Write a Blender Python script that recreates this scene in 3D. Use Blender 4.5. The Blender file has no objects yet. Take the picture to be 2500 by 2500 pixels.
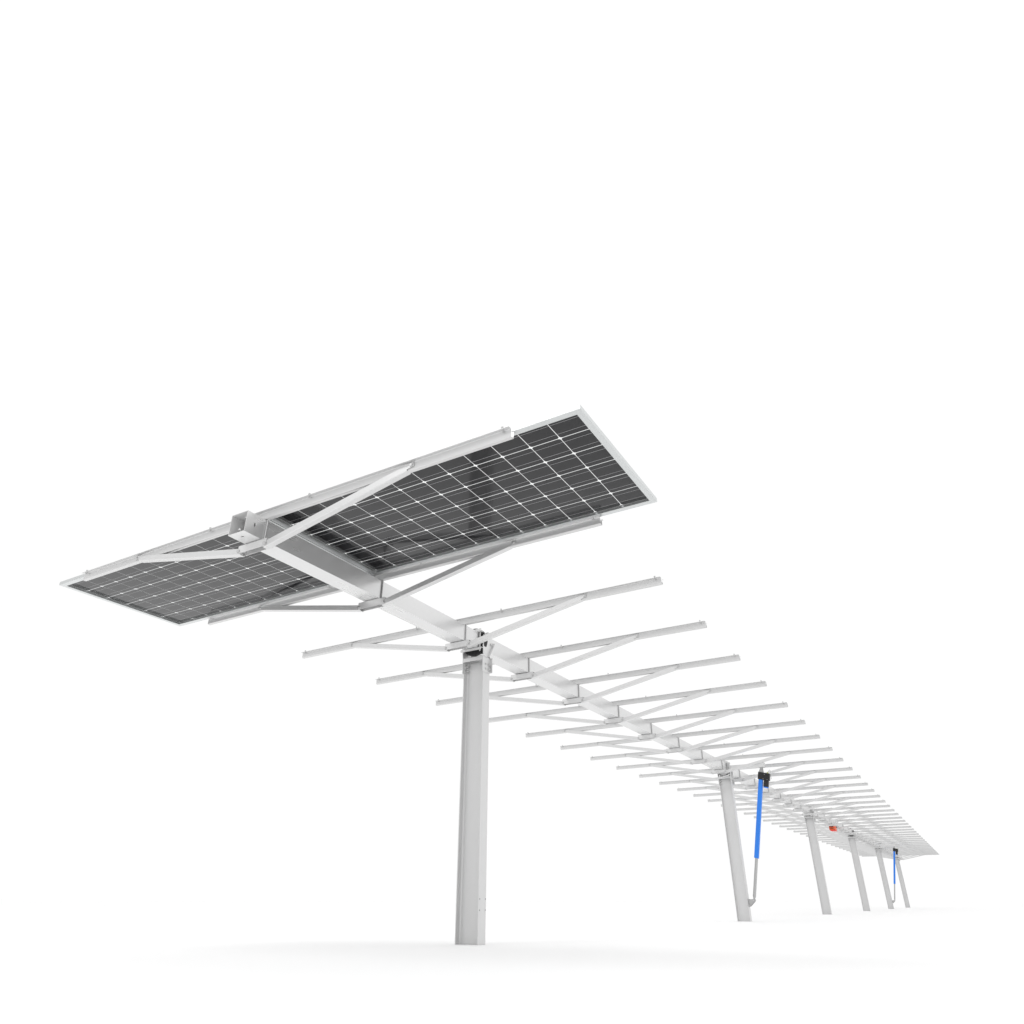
import bpy, bmesh, math, random
from mathutils import Vector, Matrix
random.seed(4)
S = bpy.context.scene
col = S.collection
PI = math.pi
H = 2.058                      # height of the tube axis
NR = 40                        # mounting rails, one metre apart
POSTS = [2.2644, 9.3273, 16.1976, 22.8752, 29.7256, 36.8761]

# ------------------------------------------------------------------ materials
def new_mat(name):
    m = bpy.data.materials.new(name); m.use_nodes = True
    nt = m.node_tree; b = nt.nodes['Principled BSDF']
    return m, nt, b

def metal(name, base, rough, metallic=.9, grain=(60, 60, 60), var=.06, bump=.0, tint=(1, 1, 1)):
    m, nt, b = new_mat(name)
    N, L = nt.nodes, nt.links
    tc = N.new('ShaderNodeTexCoord'); mp = N.new('ShaderNodeMapping')
    mp.inputs['Scale'].default_value = grain
    L.new(tc.outputs['Object'], mp.inputs['Vector'])
    no = N.new('ShaderNodeTexNoise'); no.inputs['Scale'].default_value = 1.; no.inputs['Detail'].default_value = 5
    L.new(mp.outputs[0], no.inputs['Vector'])
    r = N.new('ShaderNodeMapRange'); r.inputs['To Min'].default_value = rough - .025; r.inputs['To Max'].default_value = rough + .025
    L.new(no.outputs['Fac'], r.inputs['Value']); L.new(r.outputs[0], b.inputs['Roughness'])
    cr = N.new('ShaderNodeMapRange'); cr.inputs['To Min'].default_value = base * (1 - var); cr.inputs['To Max'].default_value = base * (1 + var)
    L.new(no.outputs['Fac'], cr.inputs['Value'])
    cc = N.new('ShaderNodeCombineColor')
    for k in range(3):
        tm = N.new('ShaderNodeMath'); tm.operation = 'MULTIPLY'; tm.inputs[1].default_value = tint[k]
        L.new(cr.outputs[0], tm.inputs[0]); L.new(tm.outputs[0], cc.inputs[k])
    L.new(cc.outputs[0], b.inputs['Base Color'])
    b.inputs['Metallic'].default_value = metallic
    if bump:
        bp = N.new('ShaderNodeBump'); bp.inputs['Strength'].default_value = bump; bp.inputs['Distance'].default_value = .001
        L.new(no.outputs['Fac'], bp.inputs['Height']); L.new(bp.outputs[0], b.inputs['Normal'])
    return m

def plain(name, c, rough=.4, spec=.5, metallic=0., var=.0):
    m, nt, b = new_mat(name)
    b.inputs['Roughness'].default_value = rough
    b.inputs['Specular IOR Level'].default_value = spec
    b.inputs['Metallic'].default_value = metallic
    N, L = nt.nodes, nt.links
    tc = N.new('ShaderNodeTexCoord'); no = N.new('ShaderNodeTexNoise'); no.inputs['Scale'].default_value = 35.
    L.new(tc.outputs['Object'], no.inputs['Vector'])
    mx = N.new('ShaderNodeMix'); mx.data_type = 'RGBA'
    L.new(no.outputs['Fac'], mx.inputs[0])
    mx.inputs[6].default_value = [*(x * (1 - var) for x in c), 1]; mx.inputs[7].default_value = [*(min(1, x * (1 + var)) for x in c), 1]
    L.new(mx.outputs[2], b.inputs['Base Color'])
    return m

M = {}
M['tube'] = metal('galvanised_tube', .71, .28, .60, (5, .6, 5), .03)
M['inside'] = metal('tube_inside_brightened', .66, .6, .1, (9, 2, 9), .02)  # more diffuse copy of the tube metal, imitates light in the dim interior
M['rail'] = metal('aluminium_rail', .66, .34, .6, (1.2, 25, 25), .025)
M['brace'] = metal('aluminium_brace', .69, .35, .6, (1.2, 25, 25), .025)
M['post'] = metal('galvanised_post', .67, .42, .45, (9, 9, 1.2), .025)
M['bracket'] = metal('galvanised_bracket', .70, .38, .5, (18, 18, 18), .03)
M['bolt'] = metal('zinc_bolt', .62, .28, .8, (90, 90, 90), .08)
M['frame'] = metal('panel_frame_aluminium', .66, .30, .85, (15, 15, 15), .02, tint=(.975, 1.0, 1.0))
M['steel'] = metal('piston_steel', .48, .34, .9, (30, 30, 6), .03)
M['black'] = plain('black_polymer', (.016, .016, .017), .5, .4, var=.2)
M['hole'] = plain('dark_hole', (.24, .24, .24), .7, .2)
M['cell'] = plain('silicon_cell', (.013, .013, .0145), .09, .33, var=.25)
M['busbar'] = plain('tinned_busbar', (.40, .40, .41), .35, .5, .3)
M['blue'] = plain('blue_paint', (.030, .222, .80), .42, .4, var=.04)
M['orange'] = plain('orange_plastic', (.78, .115, .035), .45, .4, var=.05)
M['red'] = plain('red_plastic', (.80, .03, .03), .45, .4, var=.05)
M['white'] = plain('white_label', (.82, .82, .82), .5, .4)
M['yellow'] = plain('yellow_plastic', (.62, .66, .10), .45, .4)
M['cable'] = plain('grey_cable', (.55, .55, .55), .5, .4)
M['ground'] = plain('white_studio_floor', (.95, .95, .95), .9, .1, var=.004)

m, nt, b = new_mat('panel_glass')
N, L = nt.nodes, nt.links
N.remove(b)
fr = N.new('ShaderNodeFresnel'); fr.inputs['IOR'].default_value = 1.45
tr = N.new('ShaderNodeBsdfTransparent'); tr.inputs['Color'].default_value = (.985, .99, .99, 1)
gl = N.new('ShaderNodeBsdfGlossy'); gl.inputs['Roughness'].default_value = .02
mx = N.new('ShaderNodeMixShader')
ge = N.new('ShaderNodeNewGeometry'); om = N.new('ShaderNodeMath'); om.operation = 'SUBTRACT'; om.inputs[0].default_value = 1
L.new(ge.outputs['Backfacing'], om.inputs[1])                      # reflect at the pane's outer faces only
ml = N.new('ShaderNodeMath'); ml.operation = 'MULTIPLY'; L.new(fr.outputs[0], ml.inputs[0]); L.new(om.outputs[0], ml.inputs[1])
L.new(ml.outputs[0], mx.inputs[0]); L.new(tr.outputs[0], mx.inputs[1]); L.new(gl.outputs[0], mx.inputs[2])
L.new(mx.outputs[0], N['Material Output'].inputs['Surface'])
M['glass'] = m

# ------------------------------------------------------------------ mesh helpers
class MB:
    def __init__(s): s.v = []; s.f = []; s.sm = []
    def add(s, v, f, smooth=False):
        o = len(s.v); s.v += [tuple(p) for p in v]
        s.f += [tuple(i + o for i in q) for q in f]; s.sm += [smooth] * len(f)
        return s
    def box(s, x0, x1, y0, y1, z0, z1, mat=None):
        v = [Vector((x, y, z)) for x in (x0, x1) for y in (y0, y1) for z in (z0, z1)]
        if mat is not None: v = [mat @ p for p in v]
        return s.add(v, [(0, 1, 3, 2), (4, 6, 7, 5), (0, 4, 5, 1), (2, 3, 7, 6), (0, 2, 6, 4), (1, 5, 7, 3)])
    def prism(s, poly, a, b, axis='x', mat=None, smooth=False):
        """closed 2D outline swept from a to b; axis x: outline in (y,z); y: (x,z); z: (x,y)"""
        def P(p, t):
            return {'x': Vector((t, p[0], p[1])), 'y': Vector((p[0], t, p[1])), 'z': Vector((p[0], p[1], t))}[axis]
        n = len(poly); v = [P(p, a) for p in poly] + [P(p, b) for p in poly]
        if mat is not None: v = [mat @ q for q in v]
        s.add(v, [tuple(range(n))[::-1], tuple(range(n, 2 * n))])
        o = len(s.v) - 2 * n
        for i in range(n):
            j = (i + 1) % n
            s.f.append((o + i, o + j, o + n + j, o + n + i)); s.sm.append(smooth)
        return s
    def cyl(s, p, q, r, n=16, r2=None):
        p, q = Vector(p), Vector(q); d = (q - p).normalized(); r2 = r if r2 is None else r2
        u = d.orthogonal().normalized(); w = d.cross(u)
        v = [p + (u * math.cos(t) + w * math.sin(t)) * r for t in [2 * PI * i / n for i in range(n)]]
        v += [q + (u * math.cos(t) + w * math.sin(t)) * r2 for t in [2 * PI * i / n for i in range(n)]]
        s.add(v, [tuple(range(n))[::-1], tuple(range(n, 2 * n))])
        o = len(s.v) - 2 * n
        for i in range(n):
            j = (i + 1) % n
            s.f.append((o + i, o + j, o + n + j, o + n + i)); s.sm.append(n > 6)
        return s
    def path(s, pts, r, n=8):
        pts = [Vector(p) for p in pts]; rings = []
        for i, p in enumerate(pts):
            d = (pts[min(i + 1, len(pts) - 1)] - pts[max(i - 1, 0)]).normalized()
            u = d.cross(Vector((0, 1, .01))).normalized(); w = d.cross(u)
            rings.append([p + (u * math.cos(t) + w * math.sin(t)) * r for t in [2 * PI * k / n for k in range(n)]])
        v = [q for g in rings for q in g]; f = []
        for i in range(len(pts) - 1):
            for k in range(n):
                f.append((i * n + k, i * n + (k + 1) % n, (i + 1) * n + (k + 1) % n, (i + 1) * n + k))
        return s.add(v, f, True)
    def hexbolt(s, p, d, r, h, shank=0, rs=.0):
        """hex head at p standing along d, washer under it, optional threaded end"""
        p, d = Vector(p), Vector(d).normalized()
        s.cyl(p, p + d * h * .22, r * 1.35, 14)
        s.cyl(p + d * h * .22, p + d * h, r, 6)
        if shank: s.cyl(p + d * h, p + d * (h + shank), rs or r * .5, 10)
        return s
    def holed(s, o, U, V, u0, u1, v0, v1, cu, cv, ru, rv, N_, t, n=32):
        """plate with an oval hole: origin o, axes U,V, normal N_, thickness t"""
        o, U, V, N_ = map(Vector, (o, U, V, N_))
        ang = sorted([2 * PI * i / n for i in range(n)] + [math.atan2(b - cv, a - cu) % (2 * PI) for a in (u0, u1) for b in (v0, v1)])
        inn, out = [], []
        for a in ang:
            c, si = math.cos(a), math.sin(a)
            k = []
            if c > 1e-9: k.append((u1 - cu) / c)
            if c < -1e-9: k.append((u0 - cu) / c)
            if si > 1e-9: k.append((v1 - cv) / si)
            if si < -1e-9: k.append((v0 - cv) / si)
            k = min(k)
            out.append((cu + c * k, cv + si * k))
            inn.append((cu + c * ru, cv + si * rv))
        m_ = len(ang); v = []
        for w in (0, t):
            for L_ in (inn, out):
                v += [o + U * a + V * b_ + N_ * w for a, b_ in L_]
        f = []
        for i in range(m_):
            j = (i + 1) % m_
            f += [(i, j, m_ + j, m_ + i), (2 * m_ + i, 3 * m_ + i, 3 * m_ + j, 2 * m_ + j), (i, 2 * m_ + i, 2 * m_ + j, j), (m_ + i, m_ + j, 3 * m_ + j, 3 * m_ + i)]
        return s.add(v, f)
    def mesh(s, name, mat):
        me = bpy.data.meshes.new(name); me.from_pydata(s.v, [], s.f)
        me.polygons.foreach_set('use_smooth', s.sm)
        bm = bmesh.new(); bm.from_mesh(me); bmesh.ops.recalc_face_normals(bm, faces=bm.faces); bm.to_mesh(me); bm.free()
        me.polygons.foreach_set('use_smooth', [True] * len(me.polygons)); me.set_sharp_from_angle(angle=math.radians(33))
        me.materials.append(mat); me.update(); return me
    def obj(s, name, mat, parent=None, bevel=0):
        o = bpy.data.objects.new(name, s.mesh(name, mat)); col.objects.link(o)
        if parent: o.parent = parent
        if bevel:
            b_ = o.modifiers.new('bevel', 'BEVEL'); b_.width = bevel; b_.segments = 2; b_.limit_method = 'ANGLE'
        return o

def strip(pts, t):
    """closed outline of a bent sheet: centre line pts, thickness t"""
    n = len(pts); A, B = [], []
    for i in range(n):
        p = Vector(pts[i])
        d1 = (p - Vector(pts[i - 1])).normalized() if i else None
        d2 = (Vector(pts[i + 1]) - p).normalized() if i < n - 1 else None
        d1 = d1 or d2; d2 = d2 or d1
        n1, n2 = Vector((-d1.y, d1.x)), Vector((-d2.y, d2.x))
        b = (n1 + n2).normalized(); k = t / 2 / max(.3, b.dot(n1))
        A.append(p + b * k); B.append(p - b * k)
    return [tuple(q) for q in A + B[::-1]]

def bend(c, r, a0, a1, n=4):
    return [(c[0] + r * math.cos(math.radians(a0 + (a1 - a0) * i / n)), c[1] + r * math.sin(math.radians(a0 + (a1 - a0) * i / n))) for i in range(n + 1)]

def tag(o, label=None, cat=None, group=None, kind=None):
    if label: o['label'] = label
    if cat: o['category'] = cat
    if group: o['group'] = group
    if kind: o['kind'] = kind
    return o
def empty(name, loc):
    o = bpy.data.objects.new(name, None); col.objects.link(o); o.location = loc; o.empty_display_size = .1; return o
def copy_tree(o, parent=None):
    c = o.copy(); col.objects.link(c); c.parent = parent
    for ch in o.children: copy_tree(ch, c)
    return c

# ------------------------------------------------------------------ ground
g = MB()
n = 96
g.add([(400 * math.cos(2 * PI * i / n), 20 + 400 * math.sin(2 * PI * i / n), 0) for i in range(n)], [tuple(range(n))])
tag(g.obj('ground', M['ground']), 'plain white studio floor under the posts', 'floor', kind='structure')

# ------------------------------------------------------------------ torque tube
A = .0628; B = .0623; T = .0032
tube = empty('torque_tube', (0, -.136, H))
tag(tube, 'long hollow square steel tube carried by the posts, its open end toward the viewer', 'torque tube')
t = MB()
y1 = .115
def tp(u, w): return Vector((u, 0, w))
# drilled near end: bottom and top plates, then the two side plates between them (object origin is at the tube's open end)
t.holed((0, 0, -B), (1, 0, 0), (0, 1, 0), -A, A, 0, y1, -.004, .047, .0125, .0065, (0, 0, 1), T)
t.holed((0, 0, B - T), (1, 0, 0), (0, 1, 0), -A, A, 0, y1, -.004, .047, .0125, .0065, (0, 0, 1), T)
t.holed((-A, 0, 0), (0, 1, 0), (0, 0, 1), 0, y1, -B + T, B - T, .061, 0, .0068, .0125, (1, 0, 0), T)
t.holed((A - T, 0, 0), (0, 1, 0), (0, 0, 1), 0, y1, -B + T, B - T, .061, 0, .0068, .0125, (1, 0, 0), T)
YE = 39.136 + .136
t.box(-A, A, y1, YE, -B, -B + T); t.box(-A, A, y1, YE, B - T, B)
t.box(-A, -A + T, y1, YE, -B + T, B - T); t.box(A - T, A, y1, YE, -B + T, B - T)
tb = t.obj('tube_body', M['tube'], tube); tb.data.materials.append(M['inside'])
for p in tb.data.polygons:                       # inner faces take the brightened copy, imitating light inside the tube
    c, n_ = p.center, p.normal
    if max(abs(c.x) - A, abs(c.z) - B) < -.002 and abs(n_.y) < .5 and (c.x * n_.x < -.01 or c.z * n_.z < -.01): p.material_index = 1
def arm(yc):
    a = MB(); y0 = yc - .045 + .136
    a.box(A, .57, y0, y0 + .055, -.030, .030)
    o = a.obj('lever_arm', M['bracket'], tube, .004)
    c = MB()
    c.prism(strip([(.535, y0 - .004), (.618, y0 - .004), (.618, y0 + .059), (.535, y0 + .059)], .005), -.036, .034, 'z')
    c.obj('lever_end_cap', M['bracket'], o)
    MB().box(A + .0005, A + .012, y0 - .02, y0 + .075, -.055, .055).obj('lever_base_plate', M['bracket'], o)
    for w in (-.018, .018): MB().hexbolt((.6205, y0 + .028, w), (1, 0, 0), .008, .008).obj('bolt', M['bolt'], o)
for k in (1, 4): arm(POSTS[k])
# small splice plate on the tube between rails near the middle
s_ = MB(); s_.box(A, A + .006, 18.70 + .136, 18.93 + .136, -.05, .05)
sp = s_.obj('splice_plate', M['bracket'], tube, .001)
for y in (18.745, 18.885):
    for w in (-.022, .022): MB().hexbolt((A + .006, y + .136, w), (1, 0, 0), .011, .012, .01, .006).obj('bolt', M['bolt'], sp)

# ------------------------------------------------------------------ mounting rails
LR = 1.6497
def make_rail():
    root = empty('mounting_rail', (0, 0, H))
    # hat section: two flanges up against the panel frames, webs down, sole on the tube
    tt = .0022; z0, z1 = .0649 + tt / 2, .1112 - tt / 2; yb = .0125; yf = .0345; r = .0045
    P = [(-yf, z1)] + bend((-yb - r, z1 - r), r, 90, 0)[0:] + bend((-yb + .0065, z0 + .0065), .0065, 180, 270) + \
        bend((yb - .0065, z0 + .0065), .0065, 270, 360) + bend((yb + r, z1 - r), r, 180, 90) + [(yf, z1)]
    rb = MB().prism(strip(P, tt), -LR, LR, 'x').obj('rail_beam', M['rail'], root)
    # bracket hanging under the tube: channel open downward
    z = -.0645
    P = [(-.0203, -.1125), (-.0203, z - .004), (-.0173, z - .0008), (.0173, z - .0008), (.0203, z - .004), (.0203, -.1125)]
    br = MB().prism(strip(P, .0024), -.108, .112, 'x').obj('tube_bracket', M['bracket'], root)
    for sx in (1, -1):
        q = MB()
        q.cyl((sx * .0686, 0, -.080), (sx * .0686, 0, .121), .0052, 12)
        q.cyl((sx * .0686, 0, .1115), (sx * .0686, 0, .118), .0095, 6)
        q.obj('clamp_rod', M['bolt'], root)
        # brace: channel open upward straddling the rail, running down into the bracket
        p0, p1 = Vector((sx * .1025, 0, -.0985)), Vector((sx * 1.081, 0, .0905))
        d = (p1 - p0).normalized(); up = Vector((0, 1, 0)).cross(d) * (1 if sx < 0 else -1)
        if up.z < 0: up = -up
        mat = Matrix(((d.x, 0, up.x, p0.x), (d.y, 1, up.y, p0.y), (d.z, 0, up.z, p0.z), (0, 0, 0, 1)))
        Lb = (p1 - p0).length
        prof = strip([(-.0172, .0165), (-.0172, -.0160), (-.0150, -.0185), (.0150, -.0185), (.0172, -.0160), (.0172, .0165)], .0024)
        bo = MB()
        bo.prism(prof, -.014, Lb - .03, 'x', mat)
        for s2 in (-1, 1):                       # ears that run past the channel to the bolt
            bo.box(Lb - .03, Lb + .014, s2 * .0172 - .0012, s2 * .0172 + .0012, -.011, .0165, mat)
        bo = bo.obj('brace', M['brace'], root)
        bb = MB()
        bb.hexbolt((p1.x, -.0183, p1.z), (0, -1, 0), .0085, .008); bb.hexbolt((p1.x, .0183, p1.z), (0, 1, 0), .0085, .008)
        bb.cyl((p1.x, -.0186, p1.z), (p1.x, .0186, p1.z), .004, 10)
        bb.obj('bolt', M['bolt'], bo)
        bb = MB()
        bb.hexbolt((p0.x, -.0214, p0.z), (0, -1, 0), .0088, .008); bb.hexbolt((p0.x, .0214, p0.z), (0, 1, 0), .0088, .008, .008, .005)
        bb.cyl((p0.x, -.0230, p0.z), (p0.x, .0230, p0.z), .004, 10)
        bb.obj('bolt', M['bolt'], bo)
    for x in (-1.610, -.396, .396, 1.610):
        f = MB(); y = -.0245
        f.cyl((x, y, .1022), (x, y, .1088), .0062, 6)
        f.cyl((x, y, .0985), (x, y, .1245), .0036, 10)
        f.cyl((x, y, .1185), (x, y, .1252), .0068, 6)
        f.obj('bolt', M['bolt'], rb)
    return root

ORD = ['first', 'second', 'third', 'fourth', 'fifth', 'sixth', 'seventh', 'eighth']
def rail_label(k):
    if k == 0: return 'mounting rail under the near edge of the panels, at the tube\'s open end'
    if k == 1: return 'mounting rail under the far edge of the solar panels, second from the open end'
    if k == 2: return 'bare mounting rail just in front of the nearest post, first one without panels on it'
    if k == NR - 1: return 'bare mounting rail at the farthest end of the tube, last of the row'
    j = max(i for i in range(6) if POSTS[i] <= k + .3)
    r = k - math.ceil(POSTS[j] - .3)
    nm = ['nearest post', 'post with the near blue actuator', 'third post counted from the viewer', 'fourth post counted from the viewer',
          'post with the distant blue actuator', 'farthest post'][j]
    return 'bare white mounting rail, %s one beyond the %s' % (ORD[r], nm)
rails = []
proto = make_rail()
for k in range(NR):
    o = proto if k == 0 else copy_tree(proto)
    o.location = (0, k, H)
    tag(o, rail_label(k), 'mounting rail', 'mounting rails across the torque tube'); rails.append(o)

# ------------------------------------------------------------------ solar panels
def make_panel():
    """panel lying on rails 0 and 1, from x=.004 to 1.991; origin at its centre"""
    hx, hy = 1.987 / 2, .9755 / 2
    z0, z1 = .0002, .0245
    root = empty('solar_panel', (0, 0, 0))
    f = MB(); w = .032; tw = .002
    ix, iy = hx - w, .4537                       # opening seen from below
    def ring(b, a0x, a0y, a1x, a1y, za, zb):     # rectangular ring: outer half sizes a0, inner a1
        v = []
        for z in (za, zb):
            for (x, y) in ((a0x, a0y), (a1x, a1y)):
                v += [(-x, -y, z), (x, -y, z), (x, y, z), (-x, y, z)]
        fs = []
        for i in range(4):
            j = (i + 1) % 4
            fs += [(i, j, 4 + j, 4 + i), (8 + i, 12 + i, 12 + j, 8 + j), (i, 8 + i, 8 + j, j), (4 + i, 4 + j, 12 + j, 12 + i)]
        b.add(v, fs)
    ring(f, hx, hy, ix, iy, z0, z0 + tw)                              # lower lip
    ring(f, hx, hy, hx - tw, hy - tw, z0 + tw, z1)                    # outer wall
    ring(f, ix + .0018, iy + .0018, ix + .0002, iy + .0002, z0 + tw, .0170)   # inner wall up to the glass
    fo = f.obj('frame', M['frame'], root, .0004)
    e = MB(); ring(e, ix + .004, iy + .004, ix - .0042, iy - .0040, .01705, .0178)
    e.obj('edge_seal', M['hole'], fo)
    gx, gy = hx - tw - .0005, hy - tw - .0005
    MB().box(-gx, gx, -gy, gy, .0192, .0228).obj('glass', M['glass'], root)
    c = MB(); b = MB()
    nx, ny = 12, 6; px, py = .160, .151; gapx, gapy = .0037, .0050; r = .0125
    for i in range(nx):
        for j in range(ny):
            cx, cy = (i - (nx - 1) / 2) * px, (j - (ny - 1) / 2) * py
            a, d = px / 2 - gapx / 2, py / 2 - gapy / 2
            poly = []
            for (sx, sy, a0) in ((1, 1, 0), (-1, 1, 90), (-1, -1, 180), (1, -1, 270)):
                for q in range(4):
                    t_ = math.radians(a0 + 30 * q)
                    poly.append((cx + sx * (a - r) + r * math.cos(t_), cy + sy * (d - r) + r * math.sin(t_)))
            c.prism(poly, .0182, .0190, 'z')
            for q in (-.27, .27):
                b.box(cx - a + .002, cx + a - .002, cy + q * 2 * d - .0009, cy + q * 2 * d + .0009, .01795, .01825)
    nc = len(c.f); c.add(b.v, b.f)
    co = c.obj('solar_cells', M['cell'], root); co.data.materials.append(M['busbar'])
    for i in range(nc, len(co.data.polygons)): co.data.polygons[i].material_index = 1
    return root
pr = make_panel()
pr.location = (.004 + 1.987 / 2, .50025, H + .1112)
tag(pr, 'framed solar panel right of the tube, its darker cells seen from below', 'solar panel', 'solar panels on the near end')
pl = copy_tree(pr); pl.location = (-(.004 + 1.987 / 2), .50025, H + .1112)
tag(pl, 'framed solar panel left of the tube, its paler grey cells seen from below', 'solar panel')

# ------------------------------------------------------------------ posts
def make_post(drive=False):
    root = empty('support_post', (0, 0, 0))
    pw, pd, zt = .181, .095, H - .158
    tf, tw = .0065, .005
    hx, hy = pw / 2, pd / 2
    prof = [(-hx, -hy), (-hx + tf, -hy)] + bend((-hx + tf + .013, -tw / 2 - .013), .013, 180, 90, 6) + \
           bend((hx - tf - .013, -tw / 2 - .013), .013, 90, 0, 6) + [(hx - tf, -hy), (hx, -hy), (hx, hy), (hx - tf, hy)] + \
           bend((hx - tf - .013, tw / 2 + .013), .013, 0, -90, 6) + bend((-hx + tf + .013, tw / 2 + .013), .013, -90, -180, 6) + [(-hx + tf, hy), (-hx, hy)]
    co = MB().prism(prof, .0005, zt, 'z').obj('post_column', M['post'], root, .0008)
    if True:
        for y in (-.032, .039):
            for z in (H - 1.793, H - 1.859): MB().cyl((hx + .0002, y, z), (hx + .0008, y, z), .0045, 12).obj('bolt_hole', M['hole'], co)
    # head: angle bracket bolted outside each flange
    for sx in (-1, 1):
        q = MB()
        P = strip([(sx * .0925 + sx * .0005, -.060), (sx * .093, .036), (sx * .0945, .0385), (sx * .120, .040)], .005)
        q.prism(P, H - .2455, H - .127, 'z')
        # V shaped cheek carrying the bearing
        q.prism([(-.055, H - .127), (.004, H - .127), (.074, H - .012), (.074, H + .004), (.020, H + .046), (-.036, H + .058), (-.056, H + .046), (-.066, H - .05)], sx * .0935, sx * .0985, 'x')
        # rib folded along the cheek's sloping edge
        q.prism([(.000, H - .1265), (.005, H - .1265), (.0765, H - .012), (.0765, H + .004), (.0715, H + .004), (.0715, H - .012)], sx * .0985, sx * .118, 'x')
        qb = q.obj('head_bracket', M['bracket'], root, .001)
        for z in (H - .1835, H - .2211):
            b = MB(); b.hexbolt((sx * .0956, .020, z), (sx, 0, 0), .0105, .010, .006, .006)
            b.cyl((sx * .0960, .020, z), (sx * .0750, .020, z), .006, 12); b.obj('bolt', M['bolt'], qb)
            b = MB(); b.hexbolt((sx * .0838, -.020, z), (-sx, 0, 0), .0105, .011, .010, .006)
            b.hexbolt((sx * .0956, -.020, z), (sx, 0, 0), .0080, .005)
            b.cyl((sx * .0960, -.020, z), (sx * .0836, -.020, z), .006, 12); b.obj('bolt', M['bolt'], qb)
        MB().hexbolt((sx * .0983, .048, H - .012), (sx, 0, 0), .010, .010).obj('bolt', M['bolt'], qb)
    # cross channel between the brackets, front and rear
    for y0, s in ((-.060, 1), (.043, -1)):
        c = MB(); c.prism(strip([(y0, H - .157), (y0, H - .129), (y0 + s * .004, H - .1255), (y0 + s * .034, H - .1255)], .004), -.0905, .0905, 'x')
        co3 = c.obj('cross_channel', M['bracket'], root, .0008)
        if s == 1: co2 = co3
    c = MB()
    c.prism([(-.0930, H - .124), (.0930, H - .124), (.0930, H - .070), (.078, H - .070), (.040, H - .108), (-.040, H - .108), (-.078, H - .070), (-.0930, H - .070)], .046, .050, 'y')
    c.obj('back_plate', M['bracket'], root, .0008)
    MB().hexbolt((-.045, -.046, H - .1237), (0, 0, 1), .011, .010, .012, .006).hexbolt((-.045, -.046, H - .1273), (0, 0, -1), .011, .010, .014, .006).cyl((-.045, -.046, H - .128), (-.045, -.046, H - .123), .006, 10).obj('bolt', M['bolt'], co2)
    MB().hexbolt((.060, -.040, H - .1237), (0, 0, 1), .009, .008).obj('bolt', M['bolt'], co2)
    # black polymer bearing ring round the tube
    r = MB(); n = 56; R = .1105; y0, y1 = -.050, -.020
    ang = sorted([2 * PI * i / n for i in range(n)] + [math.atan2(b_, a_) % (2 * PI) for a_ in (-A, A) for b_ in (-B, B)])
    v = []
    a2, b2 = A + .0006, B + .0006
    for y in (y0, y1):
        for t_ in ang: v.append((R * math.cos(t_), y, H + R * math.sin(t_)))
        for t_ in ang:
            k = min(a2 / max(1e-9, abs(math.cos(t_))), b2 / max(1e-9, abs(math.sin(t_))))
            v.append((k * math.cos(t_), y, H + k * math.sin(t_)))
    m_ = len(ang); f = []
    for i in range(m_):
        j = (i + 1) % m_
        f += [(i, j, m_ + j, m_ + i), (2 * m_ + i, 3 * m_ + i, 3 * m_ + j, 2 * m_ + j), (i, 2 * m_ + i, 2 * m_ + j, j), (m_ + i, m_ + j, 3 * m_ + j, 3 * m_ + i)]
    r.add(v, f)
    r.obj('bearing_ring', M['black'], root)
    if drive:
        # steel face plate over the ring, leaving only its rim to be seen
        r2 = MB(); v = []
        for y in (y0 - .0045, y0 - .0005):
            for t_ in ang: v.append((min(.1045, R) * math.cos(t_), y, H + .1045 * math.sin(t_)))
            for t_ in ang:
                k = min(a2 / max(1e-9, abs(math.cos(t_))), b2 / max(1e-9, abs(math.sin(t_))))
                v.append((k * math.cos(t_), y, H + k * math.sin(t_)))
        r2.add(v, f)
        arc = [math.radians(-12 + 204 * i / 34) for i in range(35)]      # hood over the upper part of the ring
        r2.prism([(.1140 * math.cos(t_), H + .1140 * math.sin(t_)) for t_ in arc] + [(.1035 * math.cos(t_), H + .1035 * math.sin(t_)) for t_ in arc[::-1]], y0 - .0055, y0 - .0008, 'y')
        r2.prism([(.1140 * math.cos(t_), H + .1140 * math.sin(t_)) for t_ in arc] + [(.1110 * math.cos(t_), H + .1110 * math.sin(t_)) for t_ in arc[::-1]], y0 - .0008, y1 + .003, 'y')
        r2.obj('ring_cover', M['bracket'], root)
    # square clamp in front of and behind the ring
    for y in (-.078, .034):
        for s in (-1, 1):
            z = H + s * (B + .0125)
            k = MB().prism(strip([(y - .014, z + s * .010), (y - .014, z - s * .007), (y - .010, z - s * .0105), (y + .016, z - s * .0105)], .0035), -.094, .094, 'x')
            ko = k.obj('tube_clamp', M['bracket'], root)
        for sx in (-1, 1):
            k = MB(); k.cyl((sx * .0755, y, H - .092), (sx * .0755, y, H + .092), .0055, 12)
            for s in (-1, 1): k.cyl((sx * .0755, y, H + s * .0690), (sx * .0755, y, H + s * .0790), .0100, 6)
            k.obj('clamp_bolt', M['bolt'], ko)
    return root
pproto = make_post()
PL = ['largest and nearest steel post, standing alone below the first bare rails', 'second steel post from the viewer, with the near blue actuator bracketed to its foot',
      'third steel post from the viewer, just before the small orange box', 'fourth steel post from the viewer, just beyond the small orange box',
      'fifth steel post from the viewer, with the small distant blue actuator bracketed to its foot', 'sixth and farthest steel post, smallest of the row at the far end']
dproto = make_post(True)          # the posts beyond the first carry a covered bearing
for i, y in enumerate(POSTS):
    o = pproto if i == 0 else dproto if i == 1 else copy_tree(pproto if i == 3 else dproto)
    o.location = (0, y, 0); tag(o, PL[i], 'post', 'steel posts in a row under the tube')

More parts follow.
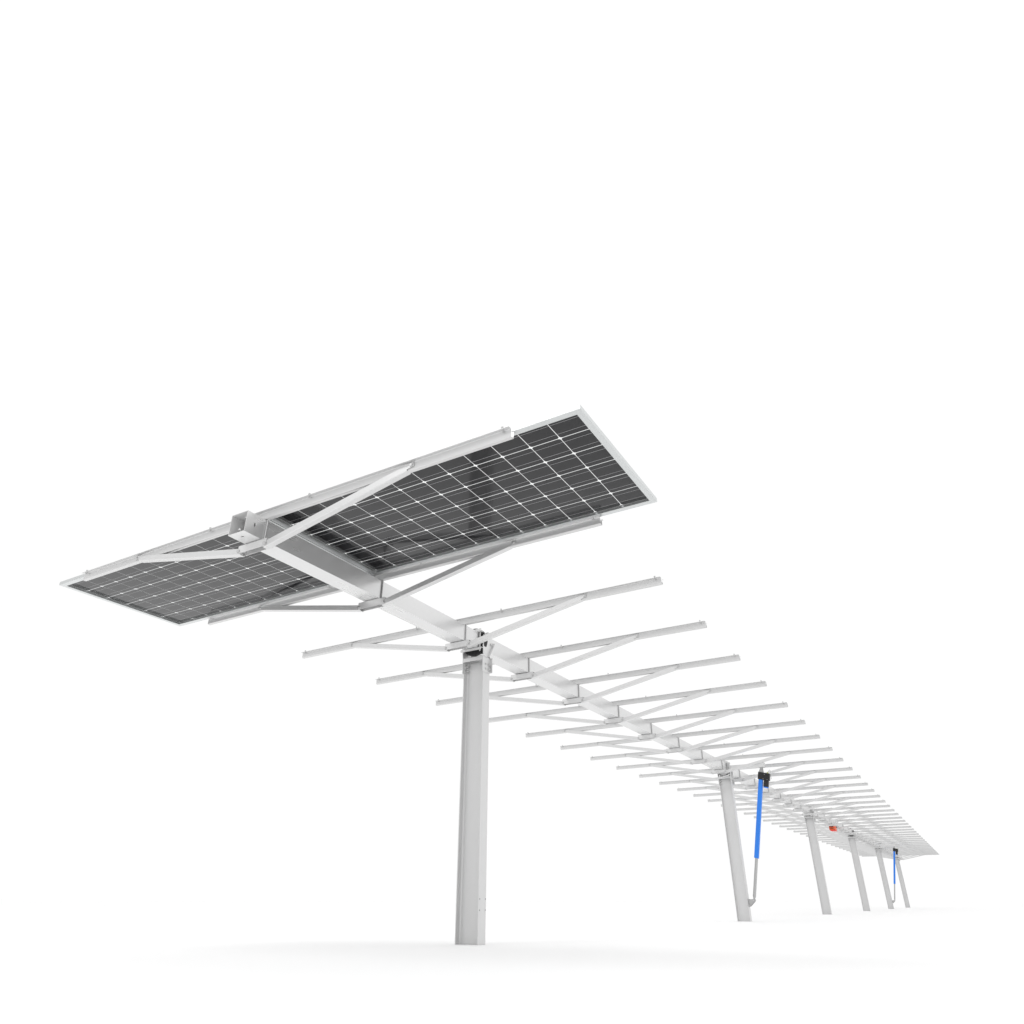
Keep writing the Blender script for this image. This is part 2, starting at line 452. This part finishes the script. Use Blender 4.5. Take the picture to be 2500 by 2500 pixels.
# ------------------------------------------------------------------ actuators
def make_actuator():
    root = empty('linear_actuator', (0, 0, 0))      # origin: post centre at the ground
    pin = Vector((.1725, 0, H - 1.794)); top = Vector((.564, 0, H - .045))
    d = (top - pin).normalized(); Lx = (top - pin).length
    nx_ = Vector((0, 1, 0)).cross(d); nx_ = nx_ if nx_.x > 0 else -nx_      # sideways, toward +x
    mat = Matrix(((nx_.x, 0, d.x, pin.x), (nx_.y, 1, d.y, pin.y), (nx_.z, 0, d.z, pin.z), (0, 0, 0, 1)))
    def at(h): return (h) / d.z                     # height above pin -> length along the axis
    a_blue0, a_blue1 = at(.532), at(1.594); a_rod = at(.042)
    MB().box(-.0300, .0300, -.0300, .0300, a_blue0, a_blue1, mat).obj('outer_tube', M['blue'], root, .006)
    MB().cyl(mat @ Vector((0, 0, a_rod)), mat @ Vector((0, 0, a_blue0 + .01)), .0215, 24).obj('piston_rod', M['steel'], root)
    e = MB()
    e.cyl(mat @ Vector((0, 0, .018)), mat @ Vector((0, 0, a_rod + .001)), .013, 16)
    e.cyl(mat @ Vector((0, 0, a_rod - .014)), mat @ Vector((0, 0, a_rod - .001)), .018, 16)
    e.cyl(pin + Vector((0, -.014, 0)), pin + Vector((0, .014, 0)), .020, 20)
    e.obj('rod_eye', M['steel'], root)
    # foot bracket on the post
    f = MB()
    for s in (-1, 1):
        f.prism([(.0965, H - 1.782), (.183, H - 1.782), (.193, H - 1.795), (.188, H - 1.806), (.112, H - 1.874), (.0965, H - 1.874)], s * .022 - .002, s * .022 + .002, 'y')
    f.box(.0915, .0965, -.042, .052, H - 1.878, H - 1.778)
    fo = f.obj('foot_bracket', M['steel'], root)
    for y in (-.034, .041):
        for z in (H - 1.793, H - 1.859):
            f = MB(); f.hexbolt((.0963, y, z), (1, 0, 0), .009, .008); f.hexbolt((.0838, y, z), (-1, 0, 0), .009, .012)
            f.cyl((.0966, y, z), (.0836, y, z), .005, 10); f.obj('bolt', M['bolt'], fo)
    f = MB()
    f.cyl(pin + Vector((0, -.032, 0)), pin + Vector((0, .032, 0)), .0075, 14)
    f.obj('bolt', M['bolt'], fo)
    # gearbox and motor
    g1 = at(1.592); g2 = g1 + .102
    gb = MB().box(-.040, .125, -.040, .040, g1, g2, mat).obj('gearbox', M['black'], root, .004)
    for (x, z) in ((.052, g2 - .022), (.098, g1 + .010), (.040, g1 + .012)):
        MB().cyl(mat @ Vector((x, -.0400, z)), mat @ Vector((x, -.0425, z)), .0032, 10).obj('screw', M['white'], gb)
    MB().box(.047, .113, -.032, .032, g1 - .094, g1 - .0005, mat).obj('motor', M['black'], root, .005)
    MB().box(.048, .112, -.031, .031, g1 - .107, g1 - .0945, mat).obj('motor_cap', M['blue'], root, .004)
    k = MB()
    k.box(-.034, .034, -.034, .034, g2 + .0005, g2 + .010, mat)
    k.prism([(-.034, g2 + .010), (.034, g2 + .010), (.017, Lx + .012), (-.017, Lx + .012)], -.016, .016, 'y', mat)
    ko = k.obj('top_clevis', M['steel'], root, .003)
    k = MB(); k.cyl(top + Vector((0, -.030, 0)), top + Vector((0, .030, 0)), .009, 14)
    k.obj('bolt', M['bolt'], ko)
    gl = MB(); gl.cyl(mat @ Vector((.092, -.006, g2 - .002)), mat @ Vector((.092, -.006, g2 + .016)), .0095, 12)
    gl = gl.obj('cable_gland', M['yellow'], root)
    c = MB(); P = []
    for i in range(15):
        t_ = i / 14
        P.append(mat @ Vector((.092 + .060 * t_ ** .8, -.006, g2 + .014 + .045 * math.sin(PI * min(1, t_ * 1.15)) - .09 * t_ ** 3)))
    c.path(P, .0035); c.obj('cable', M['cable'], gl)
    return root
ap = make_actuator()
ap.location = (0, POSTS[1], 0)
tag(ap, 'long blue linear actuator with black motor beside the second post', 'linear actuator', 'blue linear actuators')
a2_ = copy_tree(ap); a2_.location = (0, POSTS[4], 0)
tag(a2_, 'small distant blue linear actuator beside the fifth post', 'linear actuator')

# ------------------------------------------------------------------ control box
cb = empty('control_box', (0, 19.31, H - .19))
tag(cb, 'small orange box with black sockets hung under the tube past the third post', 'control box')
k = MB(); P = [(-.0685, .106), (-.0685, .022), (-.060, .008), (-.044, 0), (.075, 0), (.075, .106)]
k.prism(P, 0, .28, 'y'); bd = k.obj('housing', M['orange'], cb, .002)
k = MB(); P2 = [(-.0700, .024), (-.0635, .0045), (-.044, -.0110), (.0755, -.0110), (.0755, -.0004), (-.0438, -.0004), (-.0602, .0078), (-.0690, .024)]
k.prism(P2, -.003, .283, 'y'); k.obj('bottom_cover', M['red'], cb)
for i in range(3): MB().cyl((-.045 + i * .035, -.0045, .083), (-.045 + i * .035, .004, .083), .0135, 18).obj('cable_socket', M['black'], cb)
for i in range(4): MB().cyl((-.050 + i * .026, -.0045, .042), (-.050 + i * .026, .004, .042), .0085, 16).obj('cable_socket', M['black'], cb)
MB().cyl((.050, -.0035, .042), (.050, .004, .042), .006, 12).obj('status_light', M['white'], cb)
for y in (.00, .38):
    k = MB()
    k.cyl((A + .006, y, .1215), (A + .006, y, .256), .0045, 10); k.cyl((-A - .006, y, .1215), (-A - .006, y, .256), .0045, 10)
    k.box(-.078, .078, y - .014, y + .014, .2545, .2590)
    k.box(-.078, .078, y - .014, y + .014, .1212, .1262)
    k.obj('mounting_strap', M['bracket'], cb)
MB().box(-.05, .05, -.0135, .395, .1065, .1210).obj('hanger_rail', M['bracket'], cb)
k = MB(); k.cyl((.076, .20, .085), (.110, .20, .085), .011, 14); k.obj('antenna_stub', M['black'], cb)

# ------------------------------------------------------------------ light
W = bpy.data.worlds.new('World'); S.world = W; W.use_nodes = True
nt = W.node_tree; N, L = nt.nodes, nt.links
bg = N['Background']
tc = N.new('ShaderNodeTexCoord'); sx = N.new('ShaderNodeSeparateXYZ'); L.new(tc.outputs['Generated'], sx.inputs[0])
def rng(sock, a, b, c, d):
    r = N.new('ShaderNodeMapRange'); r.interpolation_type = 'SMOOTHSTEP'
    for k_, v_ in zip(('From Min', 'From Max', 'To Min', 'To Max'), (a, b, c, d)): r.inputs[k_].default_value = v_
    L.new(sock, r.inputs['Value']); return r.outputs[0]
ry = rng(sx.outputs['Y'], -.75, -.05, .80, 1.0)      # the studio behind the viewer is dimmer than its white backdrop
rx = rng(sx.outputs['X'], -.2, .9, 1.0, 1.08)        # and its right side is brighter
mu = N.new('ShaderNodeMath'); mu.operation = 'MULTIPLY'; L.new(ry, mu.inputs[0]); L.new(rx, mu.inputs[1])
m2 = N.new('ShaderNodeMath'); m2.operation = 'MULTIPLY'; L.new(mu.outputs[0], m2.inputs[0]); m2.inputs[1].default_value = 1.01
rz = rng(sx.outputs['Z'], .55, 1.0, 1.0, 1.2)       # added overhead brightening that whitens the floor, no real panel
m3 = N.new('ShaderNodeMath'); m3.operation = 'MULTIPLY'; L.new(m2.outputs[0], m3.inputs[0]); L.new(rz, m3.inputs[1])
L.new(m3.outputs[0], bg.inputs['Strength']); bg.inputs['Color'].default_value = (1, 1, 1, 1)

def area(name, loc, target, size, energy):
    l = bpy.data.lights.new(name, 'AREA'); l.shape = 'SQUARE'; l.size = size; l.energy = energy
    o = bpy.data.objects.new(name, l); col.objects.link(o); o.location = loc
    o.rotation_euler = (Vector(target) - Vector(loc)).to_track_quat('-Z', 'Y').to_euler(); return o
area('softbox', (-5, -7.8, 14), (0, 0, 0), 7.0, 700)

# ------------------------------------------------------------------ camera
cam = bpy.data.cameras.new('camera'); co = bpy.data.objects.new('camera', cam); col.objects.link(co)
cam.sensor_width = 36; cam.lens = 36 * 1736.31 / 2500
cam.clip_start = .05; cam.clip_end = 1000
co.location = (3.0171, -2.3385, .2530)
co.rotation_euler = (PI / 2 + .5005, 0, .5297)
S.camera = co
S.view_settings.view_transform = 'Standard'; S.view_settings.look = 'None'
S.view_settings.exposure = 0; S.view_settings.gamma = 1; S.view_settings.use_curve_mapping = False
S.render.engine = 'CYCLES'
S.cycles.max_bounces = 8; S.cycles.transparent_max_bounces = 16
S.render.resolution_x = 1024; S.render.resolution_y = 1024
